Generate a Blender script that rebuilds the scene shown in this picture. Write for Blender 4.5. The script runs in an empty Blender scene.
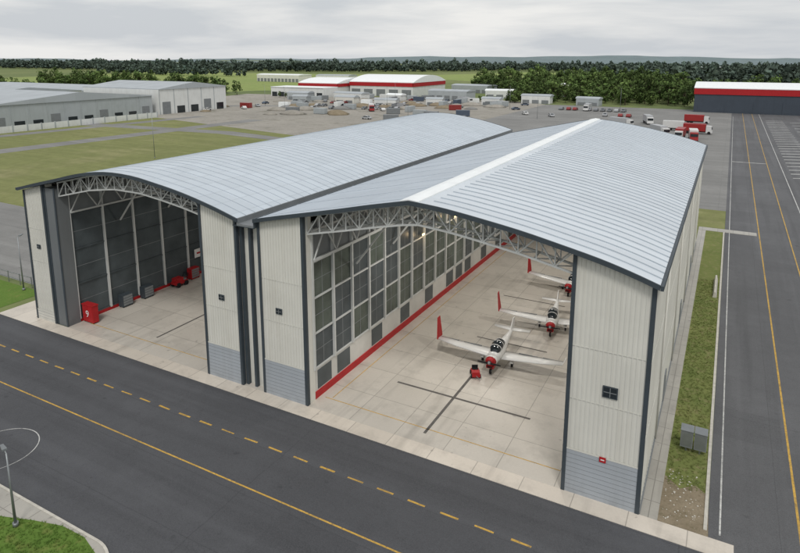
import bpy, math, random
import numpy as np
from mathutils import Vector, Matrix
random.seed(7); RNG=np.random.default_rng(11)
S=bpy.context.scene
COL=bpy.context.collection
def lin(c):
    o=[]
    for v in c:
        v=v/255.0
        o.append(v/12.92 if v<=0.04045 else ((v+0.055)/1.055)**2.4)
    return o
# ------------------------------------------------------------------ materials
class NT:
    def __init__(s,name):
        s.m=bpy.data.materials.new(name); s.m.use_nodes=True
        s.t=s.m.node_tree; s.n=s.t.nodes; s.l=s.t.links
        s.b=s.n['Principled BSDF']
    def new(s,ty,**k):
        n=s.n.new(ty)
        for a,v in k.items(): setattr(n,a,v)
        return n
    def coord(s,world=True):
        if world: return s.new('ShaderNodeNewGeometry').outputs['Position']
        return s.new('ShaderNodeTexCoord').outputs['Object']
    def noise(s,co,scale,detail=4,rough=0.55,vec_scale=None):
        if vec_scale:
            mp=s.new('ShaderNodeMapping'); mp.inputs['Scale'].default_value=vec_scale
            s.l.new(co,mp.inputs['Vector']); co=mp.outputs[0]
        n=s.new('ShaderNodeTexNoise'); n.inputs['Scale'].default_value=scale
        n.inputs['Detail'].default_value=detail; n.inputs['Roughness'].default_value=rough
        s.l.new(co,n.inputs['Vector']); return n.outputs[0]
    def ramp(s,f,lo,hi):
        n=s.new('ShaderNodeMapRange'); n.inputs['From Min'].default_value=lo; n.inputs['From Max'].default_value=hi
        n.clamp=True
        s.l.new(f,n.inputs['Value']); return n.outputs[0]
    def mix(s,f,a,b,mode='MIX'):
        n=s.new('ShaderNodeMix',data_type='RGBA',blend_type=mode)
        if isinstance(f,(int,float)): n.inputs[0].default_value=f
        else: s.l.new(f,n.inputs[0])
        for i,v in ((6,a),(7,b)):
            if isinstance(v,(list,tuple)): n.inputs[i].default_value=(*v[:3],1)
            else: s.l.new(v,n.inputs[i])
        return n.outputs[2]
    def math(s,op,a,b=None,c=None):
        n=s.new('ShaderNodeMath',operation=op)
        for i,v in enumerate((a,b,c)):
            if v is None: continue
            if isinstance(v,(int,float)): n.inputs[i].default_value=v
            else: s.l.new(v,n.inputs[i])
        return n.outputs[0]
    def sep(s,co):
        n=s.new('ShaderNodeSeparateXYZ'); s.l.new(co,n.inputs[0]); return n.outputs
    def bump(s,h,st,dist=0.05):
        n=s.new('ShaderNodeBump'); n.inputs['Strength'].default_value=st; n.inputs['Distance'].default_value=dist
        s.l.new(h,n.inputs['Height']); s.l.new(n.outputs[0],s.b.inputs['Normal'])
    def fin(s,col,rough=0.8,metal=0.0,spec=0.3):
        if isinstance(col,(list,tuple)): s.b.inputs['Base Color'].default_value=(*col[:3],1)
        else: s.l.new(col,s.b.inputs['Base Color'])
        if isinstance(rough,(int,float)): s.b.inputs['Roughness'].default_value=rough
        else: s.l.new(rough,s.b.inputs['Roughness'])
        s.b.inputs['Metallic'].default_value=metal
        s.b.inputs['Specular IOR Level'].default_value=spec
        return s.m
def grid_line(s,v,period,width,off=0.0):
    a=s.math('ADD',v,off+10000*period)
    m=s.math('MODULO',a,period)
    return s.math('LESS_THAN',m,width)
def simple(name,c,rough=0.6,metal=0.0,var=0.12,scale=1.5,world=False,spec=0.3):
    t=NT(name); co=t.coord(world); l=lin(c)
    n=t.noise(co,scale,5,0.6); f=t.ramp(n,0.3,0.7)
    col=t.mix(f,[v*(1-var) for v in l],[min(1,v*(1+var)) for v in l])
    return t.fin(col,rough,metal,spec)
def m_paint(name,c,under):
    """worn road paint: flakes away to show the asphalt"""
    t=NT(name); co=t.coord(); l=lin(c)
    col=t.mix(t.ramp(t.noise(co,2.0,5,0.6),0.3,0.7),[v*0.75 for v in l],[v*1.1 for v in l])
    w=t.ramp(t.noise(co,7,5,0.8),0.50,0.66)
    col=t.mix(t.math('MULTIPLY',w,0.8),col,under)
    w2=t.ramp(t.noise(co,0.35,3,0.6),0.48,0.72)
    col=t.mix(t.math('MULTIPLY',w2,0.45),col,under)
    return t.fin(col,0.75,0,0.3)
def m_asphalt(name,base,streak='x',joint=3.9):
    t=NT(name); co=t.coord(); c=list(base)
    n1=t.ramp(t.noise(co,0.06,5,0.6),0.35,0.68)
    col=t.mix(n1,[v*0.80 for v in c],[v*1.2 for v in c])
    n2=t.ramp(t.noise(co,0.7,5,0.65),0.35,0.7)
    col=t.mix(t.math('MULTIPLY',n2,0.4),col,[v*0.70 for v in c])
    vs=(0.03,0.9,1) if streak=='x' else (0.9,0.03,1)
    n3=t.ramp(t.noise(co,0.8,4,0.6,vs),0.50,0.70)
    col=t.mix(t.math('MULTIPLY',n3,0.55),col,[v*0.56 for v in c])
    n3b=t.ramp(t.noise(co,0.5,3,0.5,vs),0.54,0.74)
    col=t.mix(t.math('MULTIPLY',n3b,0.45),col,[v*1.65 for v in c])
    xs=t.sep(co)
    v=xs[1] if streak=='x' else xs[0]
    wob=t.math('ADD',v,t.math('MULTIPLY',t.noise(co,0.8,3),0.12))
    j=grid_line(t,wob,joint,0.05)
    col=t.mix(t.math('MULTIPLY',j,0.5),col,[v2*0.5 for v2 in c])
    u=xs[0] if streak=='x' else xs[1]
    j2=grid_line(t,t.math('ADD',u,t.math('MULTIPLY',t.noise(co,0.5,3),0.5)),23.0,0.05)
    col=t.mix(t.math('MULTIPLY',j2,0.45),col,[v2*0.45 for v2 in c])
    fx=t.math('FLOOR',t.math('DIVIDE',xs[0],5.0)); fy=t.math('FLOOR',t.math('DIVIDE',xs[1],3.9))
    cmb=t.new('ShaderNodeCombineXYZ'); t.l.new(fx,cmb.inputs[0]); t.l.new(fy,cmb.inputs[1])
    wn=t.new('ShaderNodeTexWhiteNoise'); t.l.new(cmb.outputs[0],wn.inputs['Vector'])
    col=t.mix(t.math('MULTIPLY',t.math('GREATER_THAN',wn.outputs[0],0.95),0.3),col,[v*0.6 for v in c])
    cr=t.noise(co,0.22,6,0.65)
    d=t.math('ABSOLUTE',t.math('SUBTRACT',cr,0.5))
    col=t.mix(t.math('MULTIPLY',t.math('LESS_THAN',d,0.0016),0.5),col,[v*0.4 for v in c])
    o=t.ramp(t.noise(co,0.9,2,0.5),0.70,0.76)
    col=t.mix(t.math('MULTIPLY',o,0.5),col,[v*0.4 for v in c])
    n4=t.noise(co,22,2,0.7)
    col=t.mix(t.math('MULTIPLY',t.ramp(n4,0.35,0.75),0.35),col,[v*2.0 for v in c])
    t.bump(n4,0.35,0.02)
    return t.fin(col,0.82,0,0.3)
def m_concrete(name,c1,c2,px=4.0,py=4.0,joint=0.05):
    t=NT(name); co=t.coord(); a=lin(c1); b=lin(c2)
    col=t.mix(t.ramp(t.noise(co,0.15,6,0.6),0.3,0.7),a,b)
    xs=t.sep(co)
    fx=t.math('FLOOR',t.math('DIVIDE',xs[0],px)); fy=t.math('FLOOR',t.math('DIVIDE',xs[1],py))
    cmb=t.new('ShaderNodeCombineXYZ'); t.l.new(fx,cmb.inputs[0]); t.l.new(fy,cmb.inputs[1])
    wn=t.new('ShaderNodeTexWhiteNoise'); t.l.new(cmb.outputs[0],wn.inputs['Vector'])
    col=t.mix(t.math('MULTIPLY',wn.outputs[0],0.28),col,[v*0.70 for v in a])
    st=t.ramp(t.noise(co,0.5,5,0.65),0.5,0.78)
    col=t.mix(t.math('MULTIPLY',st,0.5),col,[v*0.48 for v in a])
    st=t.ramp(t.noise(co,0.9,4,0.6,(0.9,0.08,1)),0.55,0.75)
    col=t.mix(t.math('MULTIPLY',st,0.4),col,[v*0.40 for v in a])
    sp=t.ramp(t.noise(co,1.7,2,0.5),0.70,0.76)
    col=t.mix(t.math('MULTIPLY',sp,0.5),col,[v*0.35 for v in a])
    j=t.math('MAXIMUM',grid_line(t,xs[0],px,joint),grid_line(t,xs[1],py,joint))
    col=t.mix(t.math('MULTIPLY',j,0.6),col,[v*0.3 for v in a])
    n=t.noise(co,9,4,0.7)
    col=t.mix(t.math('MULTIPLY',t.ramp(n,0.3,0.7),0.18),col,[v*0.6 for v in a])
    return t.fin(col,0.40,0,0.45)
def m_grass(name,c1,c2,c3,s1=0.05,fine=3.0,mow=None):
    t=NT(name); co=t.coord(); a,b,c=lin(c1),lin(c2),lin(c3)
    col=t.mix(t.ramp(t.noise(co,s1,6,0.65),0.35,0.65),a,b)
    col=t.mix(t.ramp(t.noise(co,s1*5,5,0.7),0.52,0.72),col,c)
    if mow:
        g=t.ramp(t.noise(co,0.25,3,0.5,mow),0.4,0.6)
        col=t.mix(t.math('MULTIPLY',g,0.35),col,[v*0.7 for v in a])
    n=t.noise(co,fine,4,0.75)
    col=t.mix(t.math('MULTIPLY',t.ramp(n,0.35,0.7),0.4),col,[v*0.5 for v in a])
    t.bump(n,0.5,0.1)
    return t.fin(col,0.95,0,0.1)
def m_roof(name,c,gridx=None,panel=1.3,rough=0.40,metal=0.0,hi=1.12):
    t=NT(name); co=t.coord(); l=lin(c); xs=t.sep(co)
    fy=t.math('FLOOR',t.math('DIVIDE',xs[1],panel))
    fx=t.math('FLOOR',t.math('DIVIDE',xs[0],gridx or 9.0))
    cmb=t.new('ShaderNodeCombineXYZ'); t.l.new(fx,cmb.inputs[0]); t.l.new(fy,cmb.inputs[1])
    wn=t.new('ShaderNodeTexWhiteNoise'); t.l.new(cmb.outputs[0],wn.inputs['Vector'])
    col=t.mix(wn.outputs[0],[v*0.92 for v in l],[v*1.04 for v in l])
    n=t.ramp(t.noise(co,0.25,5,0.6,(0.25,1.2,1)),0.4,0.75)
    col=t.mix(t.math('MULTIPLY',n,0.25),col,[v*0.72 for v in l])
    n=t.ramp(t.noise(co,0.05,3,0.6),0.4,0.7)
    col=t.mix(t.math('MULTIPLY',n,0.22),col,[v*hi for v in l])
    if gridx:
        j=grid_line(t,xs[0],gridx,0.07)
        col=t.mix(t.math('MULTIPLY',j,0.35),col,[v*0.5 for v in l])
    n5=t.noise(co,1.3,3,0.6)
    t.bump(n5,0.12,0.05)
    r=t.math('ADD',t.math('MULTIPLY',n5,0.2),rough-0.1)
    return t.fin(col,r,metal,0.5)
def m_wall(name,c):
    t=NT(name); co=t.coord(); l=lin(c)
    col=t.mix(t.ramp(t.noise(co,0.3,5,0.6),0.3,0.7),[v*0.93 for v in l],[v*1.05 for v in l])
    n=t.ramp(t.noise(co,1.0,5,0.6,(1.4,1.4,0.09)),0.5,0.78)
    col=t.mix(t.math('MULTIPLY',n,0.28),col,[l[0]*0.66,l[1]*0.62,l[2]*0.56])
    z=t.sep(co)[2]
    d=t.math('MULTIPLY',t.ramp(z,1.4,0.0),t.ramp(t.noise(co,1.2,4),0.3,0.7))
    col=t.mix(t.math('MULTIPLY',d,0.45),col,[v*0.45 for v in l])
    return t.fin(col,0.6,0,0.3)
M={}
AS=(0.076,0.078,0.084)
M['asph']=m_asphalt('asphalt_dark',AS,'x')
M['asph_r']=m_asphalt('asphalt_taxiway',(0.105,0.106,0.110),'y',4.4)
M['asph_l']=m_asphalt('asphalt_old',(0.20,0.198,0.19),'x')
M['conc']=m_concrete('concrete_floor',(190,184,174),(204,198,188),3.6,3.6,0.05)
M['strip']=m_concrete('concrete_strip',(206,197,184),(218,209,196),3.0,50,0.05)
M['path']=m_concrete('concrete_path',(165,161,152),(180,176,167),2.0,2.0,0.05)
M['kerb']=simple('kerb_concrete',(190,186,176),0.8,0,0.15,3,True)
M['grass']=m_grass('grass_lawn',(92,120,54),(106,132,62),(122,128,72),0.25,6.0)
M['grass_s']=m_grass('grass_verge',(108,120,68),(126,132,80),(152,142,106),0.35,7.0)
M['field']=m_grass('field_grass',(122,128,82),(136,138,92),(150,146,108),0.012,0.5,(0.15,1.2,1))
M['field2']=m_grass('field_bright',(138,154,92),(150,162,98),(156,158,110),0.008,0.2,(0.1,1,1))
M['ground']=m_grass('farmland',(104,118,76),(132,138,92),(94,108,72),0.004,0.08)
M['gravel']=m_grass('gravel_lot',(150,146,138),(170,165,156),(124,122,110),0.02,0.6)
M['dirt']=m_grass('dirt',(136,124,104),(152,140,120),(112,104,82),0.5,6)
M['yel']=m_paint('yellow_paint',(206,166,78),AS)
M['whi']=m_paint('white_paint',(206,206,202),(0.1,0.1,0.1))
M['dark']=simple('dark_line',(92,89,86),0.8,0,0.25,2,True)
M['red']=simple('red_paint',(168,34,38),0.45,0,0.12,2)
M['roofL']=m_roof('roof_metal_left',(190,199,207),1.75,1.0)
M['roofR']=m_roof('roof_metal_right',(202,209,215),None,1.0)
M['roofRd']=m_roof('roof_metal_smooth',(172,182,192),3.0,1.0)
M['seam']=simple('roof_seam',(166,175,183),0.5,0.0,0.1,1)
M['ridge']=simple('ridge_skylight',(234,237,237),0.5,0,0.05,1)
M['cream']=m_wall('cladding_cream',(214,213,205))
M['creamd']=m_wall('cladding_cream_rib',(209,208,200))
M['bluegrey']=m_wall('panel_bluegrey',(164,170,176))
M['trim']=simple('trim_dark',(66,74,80),0.5,0.1,0.1,1)
M['trimg']=simple('trim_grey',(124,128,130),0.5,0.1,0.1,1)
M['retgrey']=m_wall('return_panel_grey',(112,116,118))
M['steel']=simple('steel_white',(196,198,196),0.5,0,0.08,1)
M['pdark']=simple('wall_panel_dark',(76,83,86),0.3,0,0.25,0.5)
M['pgreen']=simple('wall_panel_green',(84,92,85),0.25,0,0.35,0.45)
M['pwhite']=simple('wall_panel_white',(196,195,190),0.5,0,0.12,0.5)
M['glass']=simple('window_glass',(40,46,50),0.12,0,0.2,1,spec=0.6)
M['white']=simple('aircraft_white',(224,224,222),0.3,0,0.05,1.5,spec=0.5)
M['black']=simple('rubber_black',(30,30,32),0.7,0,0.2,3)
M['metal']=simple('metal_grey',(140,144,146),0.4,0.6,0.1,2)
M['wroof']=m_roof('warehouse_roof',(168,174,178),4.0,6.0,0.6)
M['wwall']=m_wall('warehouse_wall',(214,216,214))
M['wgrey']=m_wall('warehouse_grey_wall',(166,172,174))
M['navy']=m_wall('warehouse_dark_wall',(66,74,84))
M['barkm']=simple('bark',(74,64,54),0.9,0,0.2,2)
def m_leaf(name,c1,c2,c3):
    t=NT(name); co=t.coord(); a,b,c=lin(c1),lin(c2),lin(c3)
    col=t.mix(t.ramp(t.noise(co,0.09,3,0.5),0.38,0.62),a,b)
    col=t.mix(t.ramp(t.noise(co,0.5,3,0.6),0.5,0.75),col,c)
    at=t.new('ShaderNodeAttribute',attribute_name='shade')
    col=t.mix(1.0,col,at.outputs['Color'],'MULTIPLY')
    return t.fin(col,0.8,0,0.15)
M['leaf']=m_leaf('foliage',(80,102,56),(94,114,62),(108,124,72))
M['leaff']=m_leaf('foliage_hazed',(84,100,92),(94,108,96),(104,116,102))  # distance haze is mixed into this bluish-grey leaf colour
# ------------------------------------------------------------------ mesh builder
def empty(name,loc=(0,0,0),rz=0,parent=None):
    e=bpy.data.objects.new(name,None); e.location=loc; e.rotation_euler=(0,0,rz); e.empty_display_size=0.5
    COL.objects.link(e)
    if parent: e.parent=parent
    return e
class MB:
    def __init__(s): s.v=[];s.f=[];s.m=[];s.mats=[];s.sm=[]
    def mi(s,k):
        if k not in s.mats: s.mats.append(k)
        return s.mats.index(k)
    def poly(s,pts,k,smooth=False):
        b=len(s.v); s.v+= [tuple(p) for p in pts]; s.f.append(tuple(range(b,b+len(pts)))); s.m.append(s.mi(k)); s.sm.append(smooth)
    def box(s,x0,x1,y0,y1,z0,z1,k):
        b=len(s.v)
        s.v+=[(x0,y0,z0),(x1,y0,z0),(x1,y1,z0),(x0,y1,z0),(x0,y0,z1),(x1,y0,z1),(x1,y1,z1),(x0,y1,z1)]
        for f in ((0,3,2,1),(4,5,6,7),(0,1,5,4),(1,2,6,5),(2,3,7,6),(3,0,4,7)):
            s.f.append(tuple(b+i for i in f)); s.m.append(s.mi(k)); s.sm.append(False)
    def hexa(s,p,k):
        b=len(s.v); s.v+=[tuple(q) for q in p]
        for f in ((0,3,2,1),(4,5,6,7),(0,1,5,4),(1,2,6,5),(2,3,7,6),(3,0,4,7)):
            s.f.append(tuple(b+i for i in f)); s.m.append(s.mi(k)); s.sm.append(False)
    def beam(s,p,q,w,k,n=4,w2=None):
        p=Vector(p);q=Vector(q);d=(q-p).normalized()
        up=Vector((0,0,1)) if abs(d.z)<0.95 else Vector((0,1,0))
        a=d.cross(up).normalized(); c=a.cross(d)
        w2=w if w2 is None else w2
        b=len(s.v)
        for pt,ww in ((p,w),(q,w2)):
            for i in range(n):
                t=2*math.pi*(i+0.5)/n
                s.v.append(tuple(pt+(a*math.cos(t)+c*math.sin(t))*ww*0.5*(1.414 if n==4 else 1)))
        for i in range(n):
            j=(i+1)%n
            s.f.append((b+i,b+j,b+n+j,b+n+i)); s.m.append(s.mi(k)); s.sm.append(n>6)
        s.f.append(tuple(b+i for i in range(n))[::-1]); s.m.append(s.mi(k)); s.sm.append(False)
        s.f.append(tuple(b+n+i for i in range(n))); s.m.append(s.mi(k)); s.sm.append(False)
    def loft(s,rings,k,smooth=True,cap=True):
        b=len(s.v); n=len(rings[0])
        for r in rings: s.v+=[tuple(p) for p in r]
        for i in range(len(rings)-1):
            for j in range(n):
                j2=(j+1)%n
                s.f.append((b+i*n+j,b+i*n+j2,b+(i+1)*n+j2,b+(i+1)*n+j)); s.m.append(s.mi(k)); s.sm.append(smooth)
        if cap:
            s.f.append(tuple(b+j for j in range(n))[::-1]); s.m.append(s.mi(k)); s.sm.append(False)
            e=b+(len(rings)-1)*n
            s.f.append(tuple(e+j for j in range(n))); s.m.append(s.mi(k)); s.sm.append(False)
    def mesh(s,name):
        me=bpy.data.meshes.new(name); me.from_pydata(s.v,[],s.f)
        for k in s.mats: me.materials.append(M[k])
        me.polygons.foreach_set('material_index',s.m)
        me.polygons.foreach_set('use_smooth',s.sm)
        me.update(); return me
    def build(s,name,parent=None,loc=(0,0,0),rz=0):
        o=bpy.data.objects.new(name,s.mesh(name)); COL.objects.link(o)
        o.location=loc; o.rotation_euler=(0,0,rz)
        if parent: o.parent=parent
        return o
def sheet(name,pts,z,k):
    b=MB(); b.poly([(x,y,z) for x,y in pts],k); return b.build(name)
def rect(x0,x1,y0,y1): return [(x0,y0),(x1,y0),(x1,y1),(x0,y1)]
# ------------------------------------------------------------------ ground
sheet('ground',rect(-5000,4000,-300,9000),0,'ground')
Z1=0.012
sheet('grass_field',rect(-420,0.9,58,186),Z1,'field')
sheet('far_field',[(-760,300),(-380,250),(-290,420),(-420,800),(-900,760)],Z1,'field2')
sheet('far_field',[(-420,720),(-140,560),(-100,760),(-300,1100)],Z1,'field2')
Z2=0.02
sheet('road',rect(-320,90,-40,31.4),Z2,'asph')
sheet('taxiway',rect(0.95,260,31.4,330),Z2,'asph_r')
sheet('side_apron',[(-320,39),(-58,37.6),(-58,58),(-320,62)],Z2,'asph_l')
sheet('rear_apron',rect(-88,0.95,112,330),Z2,'asph_l')
sheet('gravel_lot',[(-270,192),(-88,150),(-88,330),(-120,352),(-300,330)],Z2,'gravel')
for i,(x0,x1,x2,x3) in enumerate([(-178,-170,-186,-178),(-214,-208,-216,-210)]):
    sheet('airfield_path',[(x0,58),(x1,58),(x3+12,192),(x2+12,192)],Z2+0.004,'asph_l')
sheet('airfield_path',[(-320,136),(-150,150),(-88,140),(-88,145),(-150,157),(-320,144)],Z2+0.008,'asph_l')
sheet('airfield_path',[(-420,255),(-235,236),(-120,300),(-120,306),(-236,244),(-420,265)],Z2+0.012,'asph_l')
sheet('grass_verge',rect(-320,-63.5,31.4,36.8),Z2,'grass')
b=MB()
b.box(-62.2,2.2,31.3,32.55,0,0.05,'strip')
b.box(-62.2,-58.0,32.55,37.5,0,0.05,'strip')
b.build('concrete_strip')
b=MB(); b.poly([(x,y,0.05) for x,y in rect(-1.5,0.75,35.4,97.6)],'grass_s'); b.build('grass_verge')
sheet('dirt_patch',[(-1.5,32.55),(1.0,32.55),(0.9,36.0),(0.2,36.6),(-0.6,35.9),(-1.5,36.8)],0.056,'dirt')
b=MB(); b.box(0.75,0.93,33.0,97.6,0,0.11,'kerb'); b.build('kerb')
b=MB(); b.box(-2.5,-1.5,32.55,97.6,0,0.045,'path'); b.build('pavement')
b=MB(); b.box(-2.5,5.0,97.7,99.5,0.0,0.06,'path'); b.build('pavement')
pts=[(-46,17.1)]
for i in range(13):
    a=math.radians(90-7.5*i); pts.append((-27.2+2.6*math.cos(a),14.5+2.6*math.sin(a)))
pts.append((-24.6,4)); 
def inn(p,d):
    cx,cy=-27.2,14.5
    if p[0]<-27.2: return (p[0],p[1]-d)
    if p[1]<14.5: return (p[0]-d,p[1])
    v=Vector((p[0]-cx,p[1]-cy)); v=v*(1-d/v.length); return (cx+v.x,cy+v.y)
b=MB()
for i in range(len(pts)-1):
    (x0,y0),(x1,y1)=pts[i],pts[i+1]
    a0,a1=inn((x0,y0),0.14),inn((x1,y1),0.14)
    b.hexa([(x0,y0,0),(x1,y1,0),(a1[0],a1[1],0),(a0[0],a0[1],0),(x0,y0,.12),(x1,y1,.12),(a1[0],a1[1],.12),(a0[0],a0[1],.12)],'kerb')
b.build('kerb')
b=MB(); b.poly([(x,y,0.09) for x,y in [(-46,4)]+[(-24.74,4)]+[inn(p,0.14) for p in pts[::-1][1:]]],'path'); b.build('pavement')
gp=[(-46,14.6),(-34.4,15.3),(-31.6,16.3),(-29.8,16.8),(-28,16.85),(-26.4,16.4),(-25.4,15.4),(-24.9,14.2),(-24.85,4),(-46,4)]
b=MB(); b.poly([(x,y,0.10) for x,y in gp][::-1],'grass'); b.build('grass_lawn')
# markings
b=MB()
x=-75.8
zc=Z2+0.005
def wob(): return random.uniform(-0.02,0.02)
while x<6:
    b.poly([(x,27.43+wob(),zc),(x+1.1,27.43+wob(),zc),(x+1.1,27.56+wob(),zc),(x,27.56+wob(),zc)],'yel'); x+=2.05
b.build('lane_marking_dashed')
b=MB(); b.poly([(x,y,zc) for x,y in rect(-320,90,23.84,23.95)],'yel'); b.build('lane_marking')
b=MB()
n=48
for i in range(n):
    a0,a1=2*math.pi*i/n,2*math.pi*(i+1)/n
    b.poly([(-39.8+r*math.cos(a),19.0+r*math.sin(a),zc) for r,a in ((2.25,a0),(2.31,a0),(2.31,a1),(2.25,a1))][::-1],'whi')
b.build('circle_marking')
def yline(x,w,y0,y1,k,nm='taxiway_line'):
    b=MB(); b.poly([(x,y0,zc),(x+w,y0,zc),(x+w,y1,zc),(x,y1,zc)],k); return b.build(nm)
yline(1.5,0.09,33,300,'whi')
yline(5.25,0.13,31.4,322,'yel')
yline(8.9,0.13,31.4,322,'yel')
yline(11.6,0.14,31.4,322,'whi')
b=MB()
for i in range(26):
    y=150+i*5.4
    b.poly([(13.0,y,zc),(19.0,y+2.2,zc),(19.0,y+2.9,zc),(13.0,y+0.7,zc)],'whi')
    if i%2==0: b.poly([(21.0,y,zc),(27.0,y+2.2,zc),(27.0,y+2.9,zc),(21.0,y+0.7,zc)],'whi')
b.build('parking_marking')
sheet('taxiway_line',rect(1.6,8.8,168,168.5),zc+0.004,'whi')
# ------------------------------------------------------------------ hangar
PR_L=[(-57.9,13.05),(-55.0,13.75),(-51.9,14.45),(-48.6,15.2),(-45.3,15.65),(-42,15.65),(-39.1,15.3),(-36.8,14.95),(-34.8,14.55),(-32.7,14.05),(-30.75,13.5)]
PR_R=[(-29.25,13.65),(-27.3,14.1),(-25.0,14.6),(-22,15.25),(-19.4,15.85),(-16.75,16.4),(-14.8,16.25),(-12.9,16.0),(-9.8,15.5),(-7.4,15.0),(-5.4,14.55),(-3.8,14.1),(-2.3,13.6)]
def prof(P,x):
    for (x0,z0),(x1,z1) in zip(P[:-1],P[1:]):
        if x0<=x<=x1: return z0+(z1-z0)*(x-x0)/(x1-x0)
    return P[0][1] if x<P[0][0] else P[-1][1]
def refine(P,n=3):
    out=[]
    for i in range(len(P)-1):
        p0=P[max(i-1,0)];p1=P[i];p2=P[i+1];p3=P[min(i+2,len(P)-1)]
        for k in range(n):
            t=k/n
            q=[0.5*(2*p1[j]+(-p0[j]+p2[j])*t+(2*p0[j]-5*p1[j]+4*p2[j]-p3[j])*t*t+(-p0[j]+3*p1[j]-3*p2[j]+p3[j])*t**3) for j in (0,1)]
            out.append(tuple(q))
    out.append(P[-1]); return out
PL=refine(PR_L); PRr=refine([p for p in PR_R if p[0]<=-16.75])[:-1]+refine([p for p in PR_R if p[0]>=-16.75])
YF=32.2; YBL=95.5; YBR=90.0; YW=32.6
hangar=empty('aircraft_hangar')
def roof(P,y0,y1,keyf,name):
    b=MB()
    for (x0,z0),(x1,z1) in zip(P[:-1],P[1:]):
        k=keyf((x0+x1)/2)
        b.poly([(x0,y0,z0),(x1,y0,z1),(x1,y1,z1),(x0,y1,z0)],k)
        b.poly([(x0,y0,z0-.18),(x0,y1,z0-.18),(x1,y1,z1-.18),(x1,y0,z1-.18)],'trimg')
        for ya,yb in ((y0-.1,y0),(y1,y1+.1)):
            b.hexa([(x0,ya,z0-.24),(x1,ya,z1-.24),(x1,yb,z1-.24),(x0,yb,z0-.24),(x0,ya,z0+.04),(x1,ya,z1+.04),(x1,yb,z1+.04),(x0,yb,z0+.04)],'trim')
    return b.build(name,hangar)
roof(PL,YF,YBL,lambda x:'roofL','roof')
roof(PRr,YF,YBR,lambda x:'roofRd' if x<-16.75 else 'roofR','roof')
def seams(P,y0,y1,step,x0l,x1l,h,w,name,k='seam'):
    b=MB(); y=y0
    Q=[p for p in P if x0l<=p[0]<=x1l]
    while y<y1:
        for (xa,za),(xb,zb) in zip(Q[:-1],Q[1:]):
            b.hexa([(xa,y,za-.01),(xb,y,zb-.01),(xb,y+w,zb-.01),(xa,y+w,za-.01),(xa,y,za+h),(xb,y,zb+h),(xb,y+w,zb+h),(xa,y+w,za+h)],k)
        y+=step
    return b.build(name,hangar)
seams(PRr,YF+1.0,YBR-.3,1.0,-16.2,-2.2,0.045,0.09,'roof_seams')
seams(PRr,YF+1.0,YBR-.3,4.0,-29.3,-17.2,0.02,0.06,'roof_seams')
seams(PL,YF+1.0,YBL-.3,1.0,-58,-30,0.025,0.05,'roof_seams')
b=MB()
b.hexa([(-17.35,YF,16.23),(-16.75,YF,16.41),(-16.75,YBR,16.41),(-17.35,YBR,16.23),(-17.35,YF,16.37),(-16.75,YF,16.5),(-16.75,YBR,16.5),(-17.35,YBR,16.37)],'ridge')
b.hexa([(-16.75,YF,16.41),(-16.1,YF,16.3),(-16.1,YBR,16.3),(-16.75,YBR,16.41),(-16.75,YF,16.5),(-16.1,YF,16.44),(-16.1,YBR,16.44),(-16.75,YBR,16.5)],'ridge')
b.build('ridge_cap',hangar)
b=MB()
b.box(-30.73,-29.27,YF,YBL,13.0,13.15,'trimg')
b.box(-30.85,-30.73,YF,YBL,13.0,13.53,'trimg'); b.box(-29.27,-29.17,YF,YBR,13.0,13.70,'trim')
b.box(-2.28,-2.12,YF-.1,YBR,13.35,13.62,'trim')
b.box(-58.1,-57.92,YF-.1,YBL,12.85,13.08,'trim')
b.build('gutter',hangar)
def pillar(x0,x1,P,name,y1=33.5,low=2.8,lowkey='bluegrey',win=None,winz=6.9,ws=.34):
    b=MB(); ztl=prof(P,x0)-.26; ztr=prof(P,x1)-.26
    b.hexa([(x0,YW,0),(x1,YW,0),(x1,y1,0),(x0,y1,0),(x0,YW,ztl),(x1,YW,ztr),(x1,y1,ztr),(x0,y1,ztl)],'cream')
    x=x0+.32
    while x<x1-.3:
        zt=prof(P,x)-.3
        b.box(x,x+.08,YW-.03,YW-.001,low+.12,zt,'creamd'); x+=.25
    b.box(x0-.04,x0+.18,YW-.09,YW-.037,0.05,ztl,'trim'); b.box(x1-.18,x1+.04,YW-.09,YW-.037,0.05,ztr,'trim')
    b.box(x1+.001,x1+.05,YW-.037,YW+.2,0.05,ztr,'trim')
    b.box(x0+.18,x1-.18,YW-.06,YW-.002,.05,low,lowkey)
    b.box(x0+.18,x1-.18,YW-.08,YW-.061,low,low+.08,'creamd')
    for q in range(int(low/.28)):
        b.box(x0+.18,x1-.18,YW-.068,YW-.0601,.3+q*.28,.315+q*.28,'trimg')
    for zz in (6.0,9.2):
        b.box(x0+.18,x1-.18,YW-.04,YW-.031,zz,zz+.04,'creamd')
    if win:
        w=ws
        b.box(win-w-.06,win+w+.06,YW-.09,YW-.036,winz-w,winz+w,'trim')
        b.box(win-w,win+w,YW-.1,YW-.0901,winz-w+.06,winz+w-.06,'glass')
        b.box(win-.02,win+.02,YW-.115,YW-.101,winz-w+.06,winz+w-.06,'trimg')
        b.box(win-w,win+w,YW-.113,YW-.1011,winz-.02,winz+.02,'trimg')
    return b.build(name,hangar)
pillar(-57.7,-54.7,PR_L,'door_pillar',low=1.0,lowkey='creamd',win=-56.2,winz=7.5,ws=.2)
pillar(-35.0,-31.3,PR_L,'door_pillar',win=-33.1,winz=6.9,ws=.22)
pillar(-29.2,-25.15,PR_R,'door_pillar',win=-27.5,winz=6.9,ws=.22)
pillar(-6.75,-2.5,PR_R,'door_pillar',win=-4.4)
b=MB()
b.box(-54.65,-53.05,YW+.05,33.9,0,13.3,'retgrey'); b.box(-54.65,-54.45,YW-.0,YW+.049,0.05,13.3,'trim'); b.box(-53.2,-53.0,YW-.02,YW+.049,0.05,13.4,'trim')
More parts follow.
